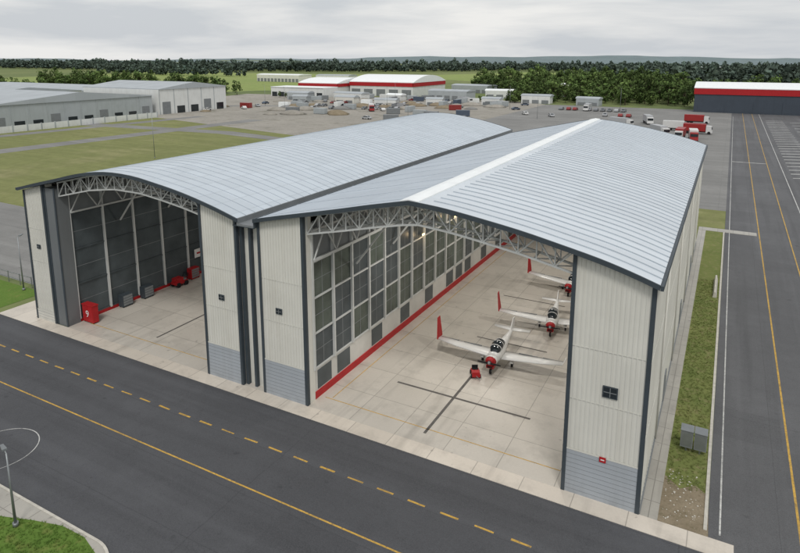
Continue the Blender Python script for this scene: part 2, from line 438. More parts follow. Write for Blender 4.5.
b.box(-31.25,-29.25,YW+.5,36,0,12.95,'cream')
for xx in (-31.2,-30.35,-29.5): b.box(xx,xx+.22,YW+.2,YW+.499,0,12.95,'trim')
b.box(-31.25,-29.25,YF,YW+.5,12.95,13.0,'trim')
b.build('pillar_return',hangar)
b=MB()
b.box(-2.75,-2.5,33.5,YBR-.2,0,13.5,'cream')
y=33.0
while y<YBR-.5:
    b.box(-2.499,-2.46,y,y+.12,.35,13.34,'creamd'); y+=.4
b.box(-2.499,-2.4,32.6,YBR-.2,0.0,.33,'trimg')
for zz in (4.5,9.0): b.box(-2.46,-2.44,32.7,YBR-.2,zz,zz+.05,'creamd')
for yy in (45,60,75):
    b.box(-2.459,-2.38,yy,yy+1.1,.33,2.4,'trimg')
for yy in (40,52,66,80):
    b.beam((-2.38,yy,0.3),(-2.38,yy,13.2),.11,'creamd',8)
b.build('side_wall',hangar)
b=MB()
b.box(-57.7,-57.45,33.5,YBL-.2,0,12.9,'cream')
b.build('side_wall',hangar)
def gable(P,x0,x1,y,k,nm):
    b=MB(); pts=[p for p in P if x0<p[0]<x1]
    pts=[(x0,prof(P,x0))]+pts+[(x1,prof(P,x1))]
    for (xa,za),(xb,zb) in zip(pts[:-1],pts[1:]):
        b.hexa([(xa,y,0),(xb,y,0),(xb,y+.25,0),(xa,y+.25,0),(xa,y,za-.36),(xb,y,zb-.36),(xb,y+.25,zb-.36),(xa,y+.25,za-.36)],k)
    b.build(nm,hangar)
gable(PR_L,-57.4,-31.2,YBL-.5,'cream','rear_wall')
gable(PR_R,-29.2,-2.8,YBR-.5,'cream','rear_wall')
def inner_wall(xw,y0,y1,colstep,keys,nm,ztop,white_low=True,rows=3):
    b=MB()
    b.box(xw-.25,xw-.1,y0,y1,0,ztop,'trimg')
    b.box(xw-.099,xw+.06,y0,y1,0.02,.6 if white_low else .35,'red')
    zl=.6 if white_low else .35
    if white_low:
        b.box(xw-.099,xw-.02,y0,y1,.6,2.4,'pwhite'); zl=2.4
    y=y0; i=0
    dz=(10.6-zl)/rows
    while y<y1-.1:
        ye=min(y+colstep,y1)
        for r in range(rows):
            k=keys[(i*7+r*3+(i//3))%len(keys)]
            z0=zl+dz*r
            b.box(xw-.099,xw-.05,y+.12,ye-.1,z0+.12,z0+dz-.02,k)
            b.box(xw-.05+.001,xw-.04,y+.12,ye-.1,z0+dz*.5,z0+dz*.5+.05,'trimg')
            if white_low:
                b.box(xw-.05+.001,xw-.043,(y+ye)/2-.03,(y+ye)/2+.03,z0+.12,z0+dz-.02,'trimg')
        b.box(xw-.09,xw+.14,y-.09,y+.09,zl,ztop,'steel')
        if white_low and (i%2==1 or i%5==0): b.box(xw-.019,xw+.0,y+.4,y+colstep-.4,.7,2.2,'pdark')
        y+=colstep; i+=1
    for r in range(rows+1):
        z0=zl+dz*r
        b.box(xw-.095,xw+.04,y0,y1,z0-.02,z0+.10,'steel' if white_low else 'pdark')
    b.beam((xw+.25,y0,10.9),(xw+.25,y1,10.9),.16,'steel'); b.beam((xw+.25,y0,13.1),(xw+.25,y1,13.1),.16,'steel')
    y=y0; up=True
    while y<y1-1.4:
        b.beam((xw+.25,y,10.9 if up else 13.1),(xw+.25,y+1.4,13.1 if up else 10.9),.09,'steel'); up=not up; y+=1.4
    return b.build(nm,hangar)
inner_wall(-25.2,33.51,YBR-.6,2.6,['pdark','pgreen','pdark','pgreen','pgreen'],'inner_wall',13.6)
inner_wall(-53.2,33.91,YBL-.6,3.4,['pdark'],'inner_wall',13.2,False,3)
b=MB(); b.box(-6.5,-6.3,33.51,YBR-.6,0,13.5,'pwhite'); b.box(-32,-31.8,33.51,YBL-.6,0,13.3,'pwhite'); b.build('inner_wall',hangar)
def truss(P,x0,x1,y,dep,step,nm,w=.11,flat=None,k='steel'):
    b=MB(); n=max(2,int(round((x1-x0)/step))); X=[x0+(x1-x0)*i/n for i in range(n+1)]
    T=[(x,y,prof(P,x)-.34) for x in X]
    B=[(x,y,(prof(P,x)-.34-dep) if flat is None else flat) for x in X]
    for i in range(n):
        b.beam(T[i],T[i+1],w*1.3,k); b.beam(B[i],B[i+1],w*1.3,k)
        b.beam(T[i],B[i],w*.8,k)
        if i%2==0: b.beam(B[i],T[i+1],w*.8,k)
        else: b.beam(T[i],B[i+1],w*.8,k)
    b.beam(T[n],B[n],w*.8,k)
    return b.build(nm,hangar)
truss(PR_L,-53.0,-35.0,33.0,1.25,1.1,'front_truss',.09); truss(PR_L,-53.0,-35.0,34.3,1.25,1.1,'front_truss',.09)
truss(PR_R,-25.1,-6.8,33.0,1.3,1.1,'front_truss',.09); truss(PR_R,-25.1,-6.8,34.3,1.3,1.1,'front_truss',.09)
b=MB()
for P,x0,x1 in ((PR_L,-53,-35),(PR_R,-25.1,-6.8)):
    n=16
    for i in range(n+1):
        x=x0+(x1-x0)*i/n; z=prof(P,x)-.34
        b.beam((x,33,z-1.28),(x,34.3,z-1.28),.07,'steel')
        if i<n:
            b.beam((x,33,z-1.28),(x+(x1-x0)/n,34.3,prof(P,x+(x1-x0)/n)-.34-1.28),.06,'steel')
b.build('truss_bracing',hangar)
for y in range(39,90,6):
    truss(PR_R,-25,-6.5,y,1.7,1.6,'roof_truss',.1); truss(PR_L,-53,-32,y,1.7,1.6,'roof_truss',.1)
b=MB()
for y in range(39,88,6):
    for xw,xx in ((-25.0,-21.5),(-53.0,-49.3)):
        P=PR_R if xw>-30 else PR_L
        b.beam((xw+.1,y,9.0),(xx,y,prof(P,xx)-2.0),.12,'steel')
b.build('knee_braces',hangar)
b=MB()
b.box(-53.1,-32.0,32.551,YBL-.6,0,.055,'conc'); b.box(-26.3,-6.4,32.551,YBR-.6,0,.055,'conc')
b.box(-31.99,-26.31,32.551,36,0,.05,'conc'); b.box(-6.39,-2.51,32.551,33.4,0,.05,'conc')
b.build('floor',hangar)
zf=.06
def fl(x0,x1,y0,y1,k,nm='floor_marking'):
    b=MB(); b.poly([(x,y,zf) for x,y in rect(x0,x1,y0,y1)],k); return b.build(nm,hangar)
fl(-16.33,-16.12,33.6,38.5,'dark'); fl(-16.33,-16.12,38.72,42.6,'dark'); fl(-21,-10.4,38.5,38.71,'dark')
fl(-18.4,-12,48.9,49.06,'dark'); fl(-19.5,-13,59.5,59.66,'dark')
fl(-24.7,-7.2,34.1,34.17,'yel'); fl(-24.2,-24.13,34.3,80,'yel'); fl(-52,-36,34.1,34.17,'yel'); fl(-44,-43.8,35,70,'dark')
def fill_lamp(x,y,z,p):  # added lamp and fitting, hidden by the roof, to brighten the hall interior
    e=empty('added_fill_lamp',(x,y,z))
    b=MB(); n=12
    R=lambda r,zz:[(r*math.cos(2*math.pi*i/n),r*math.sin(2*math.pi*i/n),zz) for i in range(n)]
    b.loft([R(.32,0),R(.16,.25),R(.08,.45)],'metal'); b.beam((0,0,.45),(0,0,1.2),.04,'metal')
    b.build('shade',e)
    l=bpy.data.lights.new('lamp','AREA'); l.shape='DISK'; l.size=.55; l.energy=p; l.color=(1,.95,.88)
    lo=bpy.data.objects.new('lamp',l); lo.location=(0,0,-.03); lo.parent=e; COL.objects.link(lo)
for y in (43,57,71):
    fill_lamp(-12,y,12.6,430); fill_lamp(-20,y,12.2,430)
for y in (43,60):
    fill_lamp(-43,y,12.6,380)
t=NT('lamp_glow'); t.fin([.9,.7,.3],.4); t.b.inputs['Emission Color'].default_value=(1,.72,.3,1); t.b.inputs['Emission Strength'].default_value=4; M['glow']=t.m
for y,z in ((50.9,8.3),(58.7,8.3)):
    e=empty('wall_lamp',(-24.9,y,z)); b=MB(); b.box(-.15,.02,-.25,.25,-.1,.12,'metal'); b.box(.021,.08,-.2,.2,-.08,.1,'glow'); b.build('fitting',e)
    l=bpy.data.lights.new('lamp','POINT'); l.energy=30; l.color=(1,.72,.4); l.shadow_soft_size=.15
    lo=bpy.data.objects.new('lamp',l); lo.location=(.6,0,-.2); lo.parent=e; COL.objects.link(lo)
e=empty('safety_sign',(-4.55,32.5,2.75)); b=MB(); b.box(-.18,.18,-.03,-.0,-.16,.16,'red'); b.box(-.1,.1,-.045,-.031,-.03,.03,'white'); b.build('panel',e)
# ------------------------------------------------------------------ aircraft
def aircraft_parts():
    out={}
    def ring(y,hw,zb,zt,n=14,p=1.0):
        zc=(zb+zt)/2;hh=(zt-zb)/2
        return [(hw*math.cos(2*math.pi*i/n),y,zc+hh*math.sin(2*math.pi*i/n)) for i in range(n)]
    b=MB(); b.loft([ring(-1.35,.52,.72,1.52),ring(-.6,.58,.66,1.58),ring(.4,.58,.66,1.6),ring(1.5,.42,.78,1.5),ring(3.0,.24,.98,1.42),ring(4.3,.13,1.12,1.38),ring(4.9,.05,1.2,1.36)],'white'); out['fuselage']=b
    b=MB(); b.loft([ring(-2.15,.26,.92,1.36),ring(-2.0,.38,.8,1.44),ring(-1.75,.46,.745,1.49)],'red'); b.loft([ring(-1.749,.462,.744,1.492),ring(-1.351,.525,.715,1.525)],'white')
    b.box(-.3,.3,-2.02,-1.5,.58,.8,'red'); b.box(-.22,.22,-2.06,-2.02,.64,.76,'black')
    out['engine_cowling']=b
    b=MB(); b.loft([ring(-2.42,.03,1.11,1.17),ring(-2.3,.12,1.02,1.26),ring(-2.15,.17,.97,1.31)],'metal')
    for s in (1,-1):
        b.hexa([(s*.05,-2.28,1.06),(s*.05,-2.24,1.2),(s*.95,-2.24,1.17),(s*.95,-2.26,1.09),(s*.05,-2.25,1.06),(s*.05,-2.21,1.2),(s*.95,-2.22,1.17),(s*.95,-2.24,1.09)],'black')
    out['propeller']=b
    b=MB(); b.loft([ring(-.95,.3,1.3,1.55),ring(-.55,.46,1.3,1.95),ring(.1,.48,1.3,2.08),ring(.7,.42,1.3,1.98),ring(1.35,.22,1.3,1.6)],'glass'); out['canopy']=b
    b=MB()
    for y in (-.5,.12,.75): 
        b.loft([ring(y-.03,.49 if y<.5 else .43,1.29,2.1 if abs(y-.12)<.1 else 1.99),ring(y+.03,.49 if y<.5 else .43,1.29,2.1 if abs(y-.12)<.1 else 1.99)],'white',False)
    out['canopy_frame']=b
    def sec(x,yc,ch,z,t):
        pr=[(0,0),(.08,.5),(.3,.9),(.6,.6),(1,.04),(.6,-.25),(.3,-.4),(.08,-.3)]
        return [(x,yc+u*ch,z+v*t) for u,v in pr]
    b=MB(); 
    b.loft([sec(-5.3,-.05,.75,1.12,.07),sec(-3.5,-.35,1.2,.98,.12),sec(-.45,-.62,1.65,.8,.18),sec(.45,-.62,1.65,.8,.18),sec(3.5,-.35,1.2,.98,.12),sec(5.3,-.05,.75,1.12,.07)],'white')
    out['wing']=b
    b=MB()
    for s in (1,-1):
        x0,x1=sorted((s*1.6,s*3.2)); b.box(x0,x1,.74,.78,.93,1.0,'trimg')
        x0,x1=sorted((s*3.6,s*4.8)); b.box(x0,x1,.68,.72,1.02,1.07,'trimg')
    out['aileron']=b
    b=MB()
    b.hexa([(-5.36,-.1,1.1),(-5.26,-.1,1.1),(-5.26,.95,1.12),(-5.36,.95,1.12),(-5.62,.6,2.75),(-5.56,.6,2.75),(-5.56,1.1,2.75),(-5.62,1.1,2.75)],'red')
    b.hexa([(5.26,.1,1.12),(5.32,.1,1.12),(5.32,.7,1.12),(5.26,.7,1.12),(5.42,.35,1.5),(5.46,.35,1.5),(5.46,.7,1.5),(5.42,.7,1.5)],'white')
    out['wingtip_fin']=b
    b=MB(); b.hexa([(-.05,3.7,1.36),(.05,3.7,1.36),(.05,4.95,1.3),(-.05,4.95,1.3),(-.03,4.6,2.2),(.03,4.6,2.2),(.03,5.05,2.2),(-.03,5.05,2.2)],'white'); out['tail_fin']=b
    b=MB(); b.loft([sec(-1.6,4.25,.55,1.3,.05),sec(0,4.0,.85,1.27,.08),sec(1.6,4.25,.55,1.3,.05)],'white'); out['stabilizer']=b
    b=MB()
    for x,y in ((-1.25,.1),(1.25,.1),(0,-1.75)):
        b.beam((x*.8 if x else 0,y,.8),(x,y,.25),.08,'metal',8)
        n=14; b.loft([[(x+dx,y+r*math.cos(2*math.pi*i/n),.25+r*math.sin(2*math.pi*i/n)) for i in range(n)] for dx,r in ((-.08,.17),(-.06,.25),(.06,.25),(.08,.17))],'black')
        b.loft([[(x+dx,y+.1*math.cos(2*math.pi*i/n),.25+.1*math.sin(2*math.pi*i/n)) for i in range(n)] for dx in (-.09,.09)],'metal')
        if x: b.box(x-.13,x+.13,y-.32,y+.32,.42,.56,'white')
    out['landing_gear']=b
    return {k:v.mesh(k) for k,v in out.items()}
AP=aircraft_parts()
for x,y,rz,s in ((-15.1,45.0,0.04,1.0),(-12.8,53.8,0.14,.95),(-13.2,64.2,-.09,.98)):
    e=empty('light_aircraft',(x,y,.055),rz); e.scale=(s,s,s)
    for k,me in AP.items():
        o=bpy.data.objects.new(k,me); COL.objects.link(o); o.parent=e
def wheel(b,x,y,r,w=.1):
    n=10; b.loft([[(x+dx,y+r*math.cos(2*math.pi*i/n),r+r*math.sin(2*math.pi*i/n)) for i in range(n)] for dx in (-w,w)],'black')
e=empty('tow_tractor',(-16.0,42.4,.055),.5); e.scale=(.8,.8,.75); b=MB()
b.box(-.4,.4,-.7,.7,.2,.5,'red'); b.box(-.38,.38,-.65,-.1,.501,.72,'red'); b.box(-.3,.3,.1,.45,.501,.66,'black'); b.box(-.3,.3,.45,.55,.501,.95,'black'); b.beam((0,-.05,.6),(0,.12,.95),.05,'black')
for xx in (-.42,.42):
    for yy in (-.45,.45): wheel(b,xx,yy,.2,.07)
b.beam((0,-.7,.35),(.3,-1.3,.2),.06,'metal'); b.build('body',e)
def service_cart(name,x,y,rz,w=1.0,l=2.0,h=1.1):
    e=empty(name,(x,y,.055),rz); b=MB(); b.box(-w/2,w/2,-l/2,l/2,.3,h*.6,'red'); b.box(-w/2+.05,w/2-.05,-l/2+.1,l*.15,h*.601,h,'red'); b.box(-w/2+.1,w/2-.1,l*.16,l/2-.1,h*.601,h*.75,'trimg')
    b.beam((-w/2+.1,l/2-.1,h*.6),(-w/2+.1,l/2+.2,h*1.2),.05,'black'); b.beam((w/2-.1,l/2-.1,h*.6),(w/2-.1,l/2+.2,h*1.2),.05,'black'); b.beam((-w/2+.1,l/2+.2,h*1.2),(w/2-.1,l/2+.2,h*1.2),.05,'black')
    for xx in (-w/2,w/2):
        for yy in (-l/3,l/3): wheel(b,xx,yy,.28)
    b.build('body',e)
service_cart('service_cart',-52.2,45.2,0,.9,1.6,1.0); service_cart('service_cart',-52.0,53,.1,1.0,2.0,1.2)
e=empty('fire_point_cabinet',(-52.2,34.4,.055)); b=MB(); b.box(-.75,.75,-.3,.3,.1,1.75,'red'); b.box(-.8,.8,-.35,.35,1.751,1.83,'red'); b.box(-.7,-.03,-.32,-.301,.2,1.65,'red'); b.box(.03,.7,-.32,-.301,.2,1.65,'red'); b.box(-.7,-.6,-.25,.25,0,.1,'black'); b.box(.6,.7,-.25,.25,0,.1,'black')
b.build('body',e)
c=bpy.data.curves.new('number','FONT'); c.body='9'; c.size=.95; c.extrude=.005; c.materials.append(M['white']); o=bpy.data.objects.new('number',c); COL.objects.link(o); o.parent=e; o.rotation_euler=(math.radians(90),0,0); o.location=(-.26,-.335,.6)
e=empty('wall_banner',(-53.0,49.5,2.2)); b=MB(); b.box(0,.05,-1.2,1.2,0,1.0,'white'); b.box(.051,.06,-.9,.9,.4,.6,'red'); b.build('panel',e)
for yy in (38.6,41.2,47.6,57):
    e=empty('tool_cabinet',(-52.6,yy,.055)); b=MB(); b.box(-.35,.35,-.6,.6,.1,1.3,'trim' if yy<45 else 'red')
    for q in range(4): b.box(.351,.37,-.52,.52,.2+q*.27,.42+q*.27,'trimg')
    for a in (-.25,.25):
        for c2 in (-.5,.5): b.box(a-.05,a+.05,c2-.05,c2+.05,0,.1,'black')
    b.build('body',e)
def street_lamp(x,y,h,rz,arm=.5,name='street_lamp',z=0):
    e=empty(name,(x,y,z),rz); b=MB(); b.beam((0,0,0),(0,0,h),.16,'metal',10,.08); b.beam((0,0,0),(0,0,.25),.3,'metal',10); b.build('pole',e)
    b=MB(); b.beam((0,0,h-.05),(arm,0,h+.08),.06,'metal',8)
    b.hexa([(arm-.05,-.12,h+.03),(arm+.5,-.08,h+.08),(arm+.5,.08,h+.08),(arm-.05,.12,h+.03),(arm-.05,-.12,h+.13),(arm+.5,-.08,h+.15),(arm+.5,.08,h+.15),(arm-.05,.12,h+.13)],'trimg'); b.build('lamp_head',e)
street_lamp(-32.0,15.6,4.4,math.radians(165),.3,z=.09)
street_lamp(-66.2,36.2,6.0,math.radians(120),.4)
street_lamp(-127,105,11.5,math.radians(0),1.0); 
for x,y in ((-190,235),(-150,265),(-120,230),(-95,290),(-170,310),(-215,250),(-70,250),(-45,300),(30,210),(34,270)): street_lamp(x,y,11,random.uniform(0,6),1.0)
e=empty('utility_cabinet',(-.15,40.0,.05)); b=MB()
for s in (-.4,.4):
    b.box(s-.36,s+.36,-.25,.25,.35,1.5,'trimg'); b.hexa([(s-.38,-.3,1.501),(s+.38,-.3,1.501),(s+.38,.3,1.501),(s-.38,.3,1.501),(s-.38,-.3,1.53),(s+.38,-.3,1.53),(s+.38,.3,1.68),(s-.38,.3,1.68)],'metal'); b.box(s-.3,s+.3,-.265,-.251,.45,1.4,'metal')
    b.beam((s,0,0),(s,0,.35),.1,'metal')
b.build('body',e)
e=empty('road_barrier',(.35,69.5,.05)); b=MB()
for q in range(4): b.hexa([(-.2,q*1.5,0),(.2,q*1.5,0),(.2,q*1.5+1.4,0),(-.2,q*1.5+1.4,0),(-.08,q*1.5,.6),(.08,q*1.5,.6),(.08,q*1.5+1.4,.6),(-.08,q*1.5+1.4,.6)],'kerb')
b.build('blocks',e)
b=MB()
for i in range(90):
    x=random.uniform(-1.4,.6);y=random.uniform(32.8,37.5);r=random.uniform(.015,.06)
    rings=[]
    for zz,rr in ((0,.8),(.4,1),(.8,.5)):
        rings.append([(x+r*rr*math.cos(a)*random.uniform(.8,1.2),y+r*rr*math.sin(a)*random.uniform(.8,1.2),.05+r*zz) for a in [2*math.pi*k/6 for k in range(6)]])
    b.loft(rings,'kerb',False)
b.build('stones')
def tufts(name,x0,x1,y0,y1,n,z,k,h=.12,test=None):
    b=MB()
    for i in range(n):
        x=random.uniform(x0,x1);y=random.uniform(y0,y1);a=random.uniform(0,6.28)
        if test and not test(x,y): continue
        for q in range(4):
            a2=a+q*1.7;w=.025;hh=h*random.uniform(.4,1.2);dx,dy=math.cos(a2),math.sin(a2)
            ox,oy=x+dx*.03,y+dy*.03
            b.poly([(ox-dy*w,oy+dx*w,z),(ox+dy*w,oy-dx*w,z),(ox+dx*hh*.6,oy+dy*hh*.6,z+hh)],k)
    b.build(name)
tufts('grass_tufts',-1.45,.7,36.0,75,2600,.05,'grass_s',.10)
def inpoly(x,y,P):
    r=False;j=len(P)-1
    for i in range(len(P)):
        if (P[i][1]>y)!=(P[j][1]>y) and x<(P[j][0]-P[i][0])*(y-P[i][1])/(P[j][1]-P[i][1])+P[i][0]: r=not r
        j=i
    return r
tufts('grass_tufts',-36,-24.9,10,16.9,3200,.10,'grass',.09,lambda x,y: inpoly(x,y,gp))
e=empty('fence'); b=MB()
for i in range(30):
    x=-66-i*2.2; b.beam((x,37.0,0),(x,37.0,1.3),.07,'metal')
for zz in (.6,1.2): b.beam((-66,37,zz),(-130,37,zz),.05,'metal')
b.build('rails',e)
# ------------------------------------------------------------------ background buildings
def arched(name,x0,x1,y0,y1,h,rise,wk,rk,axis='y',trim=None,doors=0,loc=(0,0,0),rz=0,band=None,win=0,gable=False,doork='trimg',bandt=2.5):
    e=empty(name,loc,rz); b=MB()
    b.box(x0,x1,y0,y1,0,h,wk); b.build('walls',e)
    b=MB(); n=14; L=(x1-x0) if axis=='y' else (y1-y0)
    P=[]
    for i in range(n+1):
        t=i/n; P.append((t*L, h+.02+rise*((1-abs(2*t-1)) if gable else (1-(2*t-1)**2))))
    for (a,za),(c,zc_) in zip(P[:-1],P[1:]):
        if axis=='y':
            b.hexa([(x0+a,y0-.4,h-.0+.01),(x0+c,y0-.4,h+.01),(x0+c,y1+.4,h+.01),(x0+a,y1+.4,h+.01),(x0+a,y0-.4,za+.3),(x0+c,y0-.4,zc_+.3),(x0+c,y1+.4,zc_+.3),(x0+a,y1+.4,za+.3)],rk)
        else:
            b.hexa([(x0-.4,y0+a,h+.01),(x1+.4,y0+a,h+.01),(x1+.4,y0+c,h+.01),(x0-.4,y0+c,h+.01),(x0-.4,y0+a,za+.3),(x1+.4,y0+a,za+.3),(x1+.4,y0+c,zc_+.3),(x0-.4,y0+c,zc_+.3)],rk)
    b.build('roof',e)
    b=MB()
    if band:
        b.box(x0-.3,x1+.3,y0-.35,y0-.02,h-.1-bandt,h-.1,band)
        b.box(x1+.02,x1+.35,y0-.35,y1,h-.1-bandt,h-.1,band)
    for i in range(doors):
        w=(x1-x0)/doors; b.box(x0+w*i+w*.15,x0+w*i+w*.85,y0-.1,y0-.01,0,h*.5,doork)
    for i in range(win):
        w=(y1-y0)/win
        b.box(x1+.01,x1+.1,y0+w*i+w*.2,y0+w*i+w*.75,h*.0,h*.5 if i%3==0 else h*.3,'trimg' if i%3==0 else 'glass')
        b.box(x1+.01,x1+.12,y0+w*i,y0+w*i+.3,0,h,'wgrey')
    if b.v: b.build('openings',e)
    return e
arched('warehouse',-290,-224,118,186,8.5,3.0,'wgrey','wroof','x',win=10,gable=True)
arched('warehouse',-275,-223,189,230,11,2.5,'wwall','wroof','x',win=5,gable=True)
arched('warehouse',-380,-300,150,205,8,2.5,'wwall','wroof','x',win=7,gable=True)
arched('warehouse',-420,-300,215,250,7,2,'wgrey','wroof','x',win=7)
arched('warehouse',-330,-240,82,110,6,1.5,'wgrey','wroof','x',win=5,gable=True)
e=empty('boundary_wall'); b=MB()
for i in range(16): b.box(-214.2,-214,100+i*5,100+i*5+4.6,0,2.2,'wwall'); b.box(-214.3,-213.9,100+i*5+4.6,100+i*5+5,0,2.4,'wgrey')
b.build('panels',e)
arched('terminal_hangar',-228,-180,352,402,9,4.2,'wwall','ridge','x',band='red',doors=5,bandt=2.4)
arched('terminal_hangar',-262,-230,340,385,8,3.0,'wwall','ridge','x',band='red',doors=3,bandt=2.0)
arched('office_building',-268,-226,318,334,6.0,.0,'wwall','ridge','y',doors=7,doork='glass')
arched('terminal_hangar',-15,75,318,350,11,2.2,'navy','ridge','x',band='red',doors=8,doork='navy',bandt=2.6)
for x,y,w,d,h in ((-150,345,26,12,5),(-128,372,18,10,4.5),(-205,318,22,8,3.5),(-98,395,14,10,8),(-165,420,30,14,5),(-95,338,16,8,4),(-230,300,14,8,4),(-190,290,12,6,3.2),(-300,430,40,20,6),(-420,520,60,20,7),(-380,560,40,20,6),(-150,700,40,18,7),(60,760,60,20,8),(130,900,80,20,9),(-60,1150,90,20,9),(-176,322,10,6,3),(-140,300,9,5,3),(-160,282,12,5,3),(-218,285,9,5,3),(-112,312,10,6,3.4),(-66,334,12,6,3.6)):
    arched('storage_shed',-w/2,w/2,-d/2,d/2,h,.8,random.choice(['wwall','wgrey','wwall','cream']),random.choice(['wroof','ridge','wroof']),'x',doors=max(2,int(w/5)),loc=(x,y,0),rz=random.uniform(-.2,.2))
# vehicles
for nm,c in (('car_white',(206,206,204)),('car_red',(134,48,46)),('car_grey',(122,125,128)),('car_blue',(76,88,104)),('car_black',(52,54,58)),('car_silver',(168,170,172))): M[nm]=simple(nm,c,.35,0,.05,1,spec=.5)
def car_mesh(k):
    b=MB(); w=.88
    side=[(-2.1,.35),(-2.15,.75),(-1.3,.92),(-.6,1.42),(.9,1.45),(1.7,.98),(2.15,.9),(2.15,.35)]
    b.loft([[(x,y,z) for y,z in side] for x in (-w,-w+.08,w-.08,w)],k,False)
    b.loft([[(x,y,z) for y,z in ((-1.15,.97),(-.55,1.38),(.85,1.4),(1.5,.99))] for x in (-w-.01,w+.01)],'glass',False)
    b.poly([(-.7,-1.27,.95),(.7,-1.27,.95),(.65,-.66,1.40),(-.65,-.66,1.40)],'glass')
    for x in (-.8,.8):
        for y in (-1.35,1.35): wheel(b,x,y,.33,.12)
    return b.mesh('car')
CM=[car_mesh(k) for k in ('car_white','car_silver','car_silver','car_red','car_grey','car_blue','car_black','car_grey')]
def car(x,y,rz):
    o=bpy.data.objects.new('parked_car',random.choice(CM)); o.location=(x,y,.035); o.rotation_euler=(0,0,rz); COL.objects.link(o)
def truck_mesh(k,kc):
    b=MB(); b.box(-1.2,1.2,-1.6,5.2,.95,3.3,k); b.box(-1.1,1.1,-1.6,5.2,.6,.949,'black')
    b.hexa([(-1.15,-3.6,.5),(1.15,-3.6,.5),(1.15,-1.75,.5),(-1.15,-1.75,.5),(-1.1,-3.3,2.7),(1.1,-3.3,2.7),(1.1,-1.75,2.8),(-1.1,-1.75,2.8)],kc)
    b.box(-1.0,1.0,-3.56,-3.42,1.6,2.4,'glass')
    for x in (-1.0,1.0):
        for y in (-2.7,2.6,3.8): wheel(b,x,y,.5,.16)
    return b.mesh('truck')
M['truck_red']=simple('truck_red',(150,46,46),.4,0,.08,1)
TM=[truck_mesh('car_white','truck_red'),truck_mesh('truck_red','car_white'),truck_mesh('car_silver','car_white')]
def truck(x,y,rz,i=None):
    o=bpy.data.objects.new('box_truck',random.choice(TM) if i is None else TM[i]); o.location=(x,y,.035); o.rotation_euler=(0,0,rz); COL.objects.link(o)
for row,(x0,y0,dx,dy,n) in enumerate([(-200,240,3.0,1.2,20),(-190,262,3.0,1.2,16),(-170,300,3.2,.8,18),(-215,275,3,1,10),(-60,275,3.2,0,8),(-72,300,3.2,0,10),(-165,325,3,0,12),(-225,262,3,0,8)]):
    for i in range(n):
        if random.random()<.6: car(x0+i*dx+random.uniform(-.3,.3),y0+i*dy,random.uniform(-.08,.08)+(3.14 if random.random()<.5 else 0))
for i in range(30): car(random.uniform(-230,-60),random.uniform(200,335),random.uniform(0,6.28))
for i,(x,y,r) in enumerate(((-9,206,.1),(-13,208,-.05),(-19,214,.6),(-8,226,1.5),(-15,233,1.6),(-60,300,0),(-130,320,1.2),(-180,330,1.4),(-150,250,.6),(-27,251,.3),(-34,236,1.2),(-10,262,1.5))): truck(x,y,r,(0,1,2,1,0,2,2,2,0,2,2,1)[i])
b=MB()
for i in range(44):
    x=random.uniform(-235,-100);y=random.uniform(205,330);r=random.uniform(2,5);h=r*.4
    b.loft([[(x+r*s*math.cos(2*math.pi*k/10)*random.uniform(.85,1.15)*1.4,y+r*s*math.sin(2*math.pi*k/10)*random.uniform(.85,1.15),h*zz) for k in range(10)] for s,zz in ((1,0),(.75,.5),(.45,.85),(.15,1))],random.choice(['gravel','gravel','dirt','asph_l']),True)
b.build('gravel_stockpiles')
def container(x,y,rz,k):
    e=empty('shipping_container',(x,y,.03),rz); b=MB(); b.box(-3,3,-1.2,1.2,.1,2.6,k)
    for i in range(14): b.box(-2.9+i*.43,-2.7+i*.43,-1.26,-1.201,.2,2.5,k); 
    b.box(3.001,3.05,-1.1,-.03,.2,2.5,k); b.box(3.001,3.05,.03,1.1,.2,2.5,k)
    for a in (-2.9,2.9):
        for c2 in (-1.1,1.1): b.box(a-.1,a+.1,c2-.1,c2+.1,0,.1,'black')
    b.build('body',e)
for i in range(38): container(random.uniform(-225,-92),random.uniform(210,335),random.choice([0,0,1.57,.4]),random.choice(['car_silver','wgrey','trimg','car_grey','ridge','wwall','wgrey','car_blue','car_red']))
